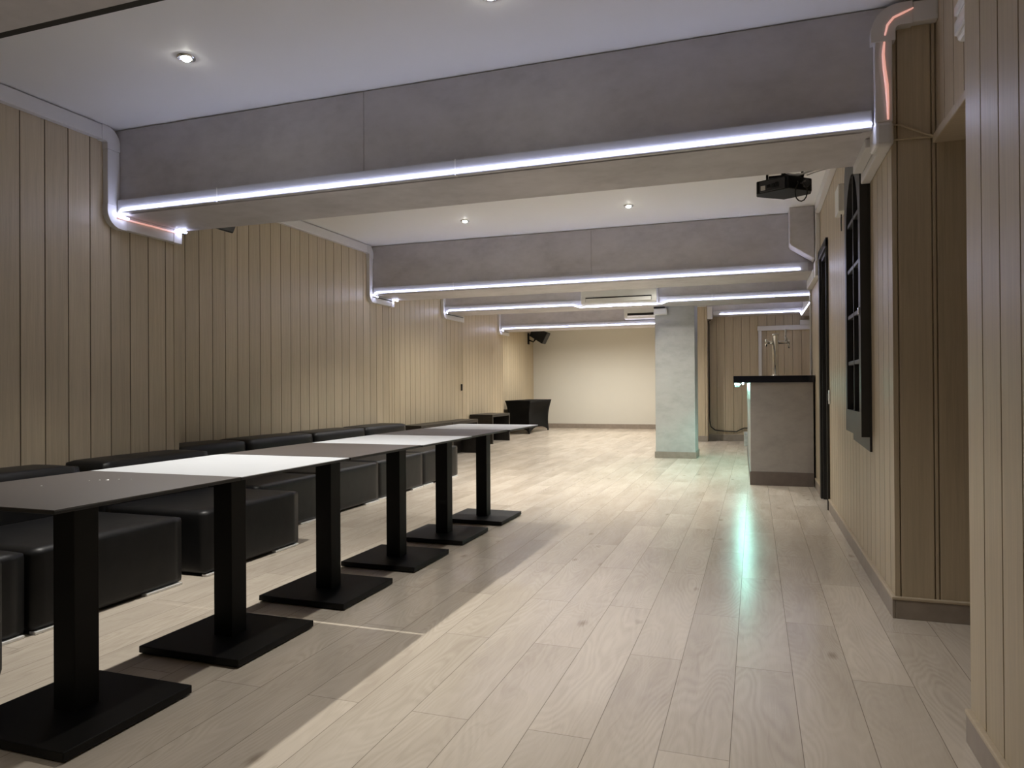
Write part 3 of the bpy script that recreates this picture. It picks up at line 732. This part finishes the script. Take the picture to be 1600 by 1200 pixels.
tag(MB().tube([(0.60, 3.648, 2.195), (0.66, 3.648, 2.196), (0.74, 3.648, 2.195), (0.80, 3.647, 2.188), (0.86, 3.646, 2.178), (0.92, 3.62, 2.178), (0.98, 3.56, 2.18)], 0.0045, 8).build('wall_cable', 'cable_tan', None, True), 'lower straight tan cable across the wood pier by the doorway', 'cable', 'tan cables across the wood pier')
tag(MB().box(W3, W3+0.02, 10.93, 10.97, 1.02, 1.13, 0.004).build('wall_socket', 'black_plastic'), 'small black socket on the left wall above the low benches', 'socket')

# ------------------------------------------------------------------ projector
t = thing('projector', 'black ceiling-mounted projector with a looped cable, in front of the grey boxing', 'projector', (0.20, 5.05, CZ))
Pz = 2.345 - CZ
hex_ = [(-0.185, -0.12), (0.05, -0.16), (0.165, -0.05), (0.165, 0.10), (0.06, 0.19), (-0.185, 0.16)]
hex_ = [(-0.178, -0.06), (0.02, -0.15), (0.165, -0.02), (0.165, 0.06), (0.0, 0.15), (-0.178, 0.02)]
MB().prism(hex_, 'z', Pz, Pz+0.085, bev=0.006, seg=2).build('projector_body', 'black_plastic', t)
ang = math.atan2(-0.09, 0.198)
Mx = Matrix.Translation((-0.08, -0.109, Pz+0.04)) @ Matrix.Rotation(ang, 4, 'Z')
MB().box(-0.085, 0.085, -0.006, 0.004, -0.034, 0.034, 0.002, 1, None, Mx).build('connector_panel', 'dark_plastic', t)
b = MB(); b.box(-0.075, -0.045, -0.010, -0.004, -0.026, 0.004, 0.001, 1, None, Mx)
b.build('label_plate', 'white_plastic', t)
b = MB()
for k, px in enumerate((-0.02, 0.01, 0.035)): b.box(px-0.011, px+0.011, -0.018, -0.004, -0.018, 0.004+0.004*k, 0.002, 1, None, Mx)
b.build('plug', 'black_plastic', t)
MB().lathe([(0, 0), (0.028, 0), (0.028, 0.008), (0.022, 0.010), (0.020, 0.004), (0, 0.004)], 24, (0.125, -0.062, Pz+0.045), None, Matrix.Rotation(PI/2, 4, 'X') @ Matrix.Rotation(0.0, 4, 'Z')).build('rear_speaker', 'dark_plastic', t, True)
b = MB(); b.box(-0.05, 0.06, -0.04, 0.04, Pz+0.085, Pz+0.11, 0.004); b.tube([(0.0, 0, Pz+0.10), (0.0, 0, -0.02)], 0.022, 16); b.lathe([(0, 0), (0.07, 0), (0.07, -0.015), (0, -0.02)], 24)
b.box(-0.10, 0.12, -0.02, 0.02, Pz+0.11, Pz+0.125, 0.002)
for px, py in ((-0.11, -0.04), (0.11, 0.0)): b.tube([(px, py, Pz+0.08), (px, py, Pz+0.16)], 0.008, 8)
b.build('ceiling_mount', 'black_metal', t)
lp = [(0.075, -0.10, Pz+0.05), (0.075, -0.15, Pz+0.03)]
for i in range(13):
    a = PI*0.80 + (2*PI*0.86)*(i/12)*1.0
    lp.append((0.092 + 0.036*math.cos(a), -0.155, Pz-0.035 + 0.058*math.sin(a)))
lp.append((0.12, -0.10, Pz+0.05))
MB().tube(lp, 0.0042, 8).build('cable_loop', 'cable_black', t, True)
tag(MB().tube([(0.20, 4.97, 2.47), (0.23, 4.98, 2.455), (0.28, 5.0, 2.45), (0.36, 5.0, 2.47), (0.44, 5.0, 2.49), (0.60, 5.0, 2.53)], 0.007, 8).build('projector_cable', 'cable_white', None, True), 'upper white cable running from the projector to the right wall', 'cable', 'white projector cables')
tag(MB().tube([(0.33, 4.93, 2.425), (0.38, 4.97, 2.45), (0.44, 4.97, 2.462), (0.60, 4.95, 2.485)], 0.004, 8).build('projector_cable', 'cable_white', None, True), 'lower thin white cable rising from the projector to the right wall', 'cable', 'white projector cables')

# ------------------------------------------------------------------ air conditioners
def aircon(label, x0, x1, yb, yf, z0, z1, open_):
    t = thing('air_conditioner', label, 'air conditioner', ((x0+x1)/2, yb, z0), 'air conditioners on the beams')
    ox, oy, oz = t.location
    prof = [(yb-oy-0.001, 0.0), (yf-oy+0.07, 0.0), (yf-oy+0.02, 0.03), (yf-oy, 0.08), (yf-oy, z1-z0-0.02), (yf-oy+0.02, z1-z0), (yb-oy-0.001, z1-z0)]
    MB().prism(prof, 'x', x0-ox, x1-ox, bev=0.012, seg=3).build('housing', 'white_plastic', t)
    w = (x1-x0)/2
    MB().box(-w+0.07, w-0.07, yf-oy-0.004, yf-oy+0.03, 0.05, 0.115, 0.002, 1).build('air_outlet', 'gap', t)
    Mf = Matrix.Translation((0, yf-oy-0.002, 0.045)) @ Matrix.Rotation(math.radians(8 if not open_ else 70), 4, 'X')
    MB().box(-w+0.075, w-0.075, -0.006, 0.004, 0.0, 0.052, 0.002, 1, None, Mf).build('louvre', 'white_plastic', t)
    MB().box(-w+0.02, w-0.02, yf-oy-0.003, yf-oy+0.01, 0.125, z1-z0-0.03, 0.003, 1).build('front_panel', 'white_plastic', t)
    return t
aircon('larger white air conditioner on the third beam, left of the column', A0+0.02, A1-0.02, B3[0]-0.001, 10.05, 2.246, 2.52, False)
aircon('white air conditioner on the last beam, half hidden by the column', -2.45, -1.60, B4[0]-0.001, 14.05, 2.41, 2.66, True)
t = thing('junction_box', 'small white box with a black top high on the left edge of the column', 'junction box', (-1.32, 10.77, 2.14))
MB().box(-0.10, 0.10, -0.075, -0.001, 0.0, 0.092, 0.012, 3).build('box_body', 'white_plastic', t)
MB().box(-0.10, 0.06, -0.06, -0.001, 0.094, 0.12, 0.002).build('box_top', 'black_plastic', t)

# ------------------------------------------------------------------ loudspeakers
def speaker(label, loc):
    t = thing('wall_speaker', label, 'loudspeaker', loc, 'black loudspeakers on wall brackets')
    # local origin: wall plane, x out from wall
    MB().box(0.0005, 0.025, -0.05, 0.05, -0.16, 0.13, 0.003).build('wall_plate', 'black_metal', t)
    b = MB(); b.tube([(0.02, 0, -0.05), (0.14, 0, -0.10), (0.22, 0, -0.02)], 0.018, 10); b.tube([(0.16, 0, -0.06), (0.24, 0, 0.03)], 0.012, 8)
    b.build('bracket_arm', 'black_metal', t)
    R = Matrix.Translation((0.31, 0, 0.07)) @ Matrix.Rotation(math.radians(27), 4, 'Y')
    MB().prism([(-0.20, -0.12), (0.20, -0.16), (0.20, 0.16), (-0.20, 0.12)], 'y', -0.16, 0.16, bev=0.01).build('cabinet', 'black_plastic', t).matrix_local = R
    G = R @ Matrix.Translation((0.201, 0, 0))
    MB().box(0.0, 0.008, -0.145, 0.145, -0.145, 0.145, 0.004).build('grille', 'dark_plastic', t).matrix_local = G
    return t
speaker('black loudspeaker on a wall bracket near the far left corner', (W5, 17.55, 2.345))
speaker('black loudspeaker mostly hidden behind the nearest beam at the left wall', (W2, 4.62, 2.513))

# ------------------------------------------------------------------ world, camera, view
w = bpy.data.worlds.new('World'); bpy.context.scene.world = w; w.use_nodes = True
w.node_tree.nodes['Background'].inputs[0].default_value = (0.5, 0.5, 0.55, 1); w.node_tree.nodes['Background'].inputs[1].default_value = 0.1

cam = bpy.data.cameras.new('camera'); co = bpy.data.objects.new('camera', cam); C.objects.link(co)
yaw, pitch, roll = 0.32995, 0.00476, 0.00644
fwd = Vector((-math.sin(yaw)*math.cos(pitch), math.cos(yaw)*math.cos(pitch), math.sin(pitch)))
r = Vector((math.cos(yaw), math.sin(yaw), 0)); d = fwd.cross(r)
r2 = r*math.cos(roll)+d*math.sin(roll); d2 = -r*math.sin(roll)+d*math.cos(roll)
m = Matrix.Identity(4)
for i in range(3): m[i][0] = r2[i]; m[i][1] = -d2[i]; m[i][2] = -fwd[i]
m.translation = Vector((0, 0, 1.07)); co.matrix_world = m
cam.sensor_width = 36; cam.lens = 1106.7/1600*36; cam.clip_start = 0.05; cam.clip_end = 100
sc = bpy.context.scene; sc.camera = co
sc.view_settings.view_transform = 'Standard'; sc.view_settings.look = 'None'
sc.view_settings.gamma = 1.0; sc.view_settings.use_curve_mapping = False
sc.view_settings.exposure = 0.20
sc.cycles.max_bounces = 10; sc.cycles.diffuse_bounces = 6; sc.cycles.sample_clamp_indirect = 6.0
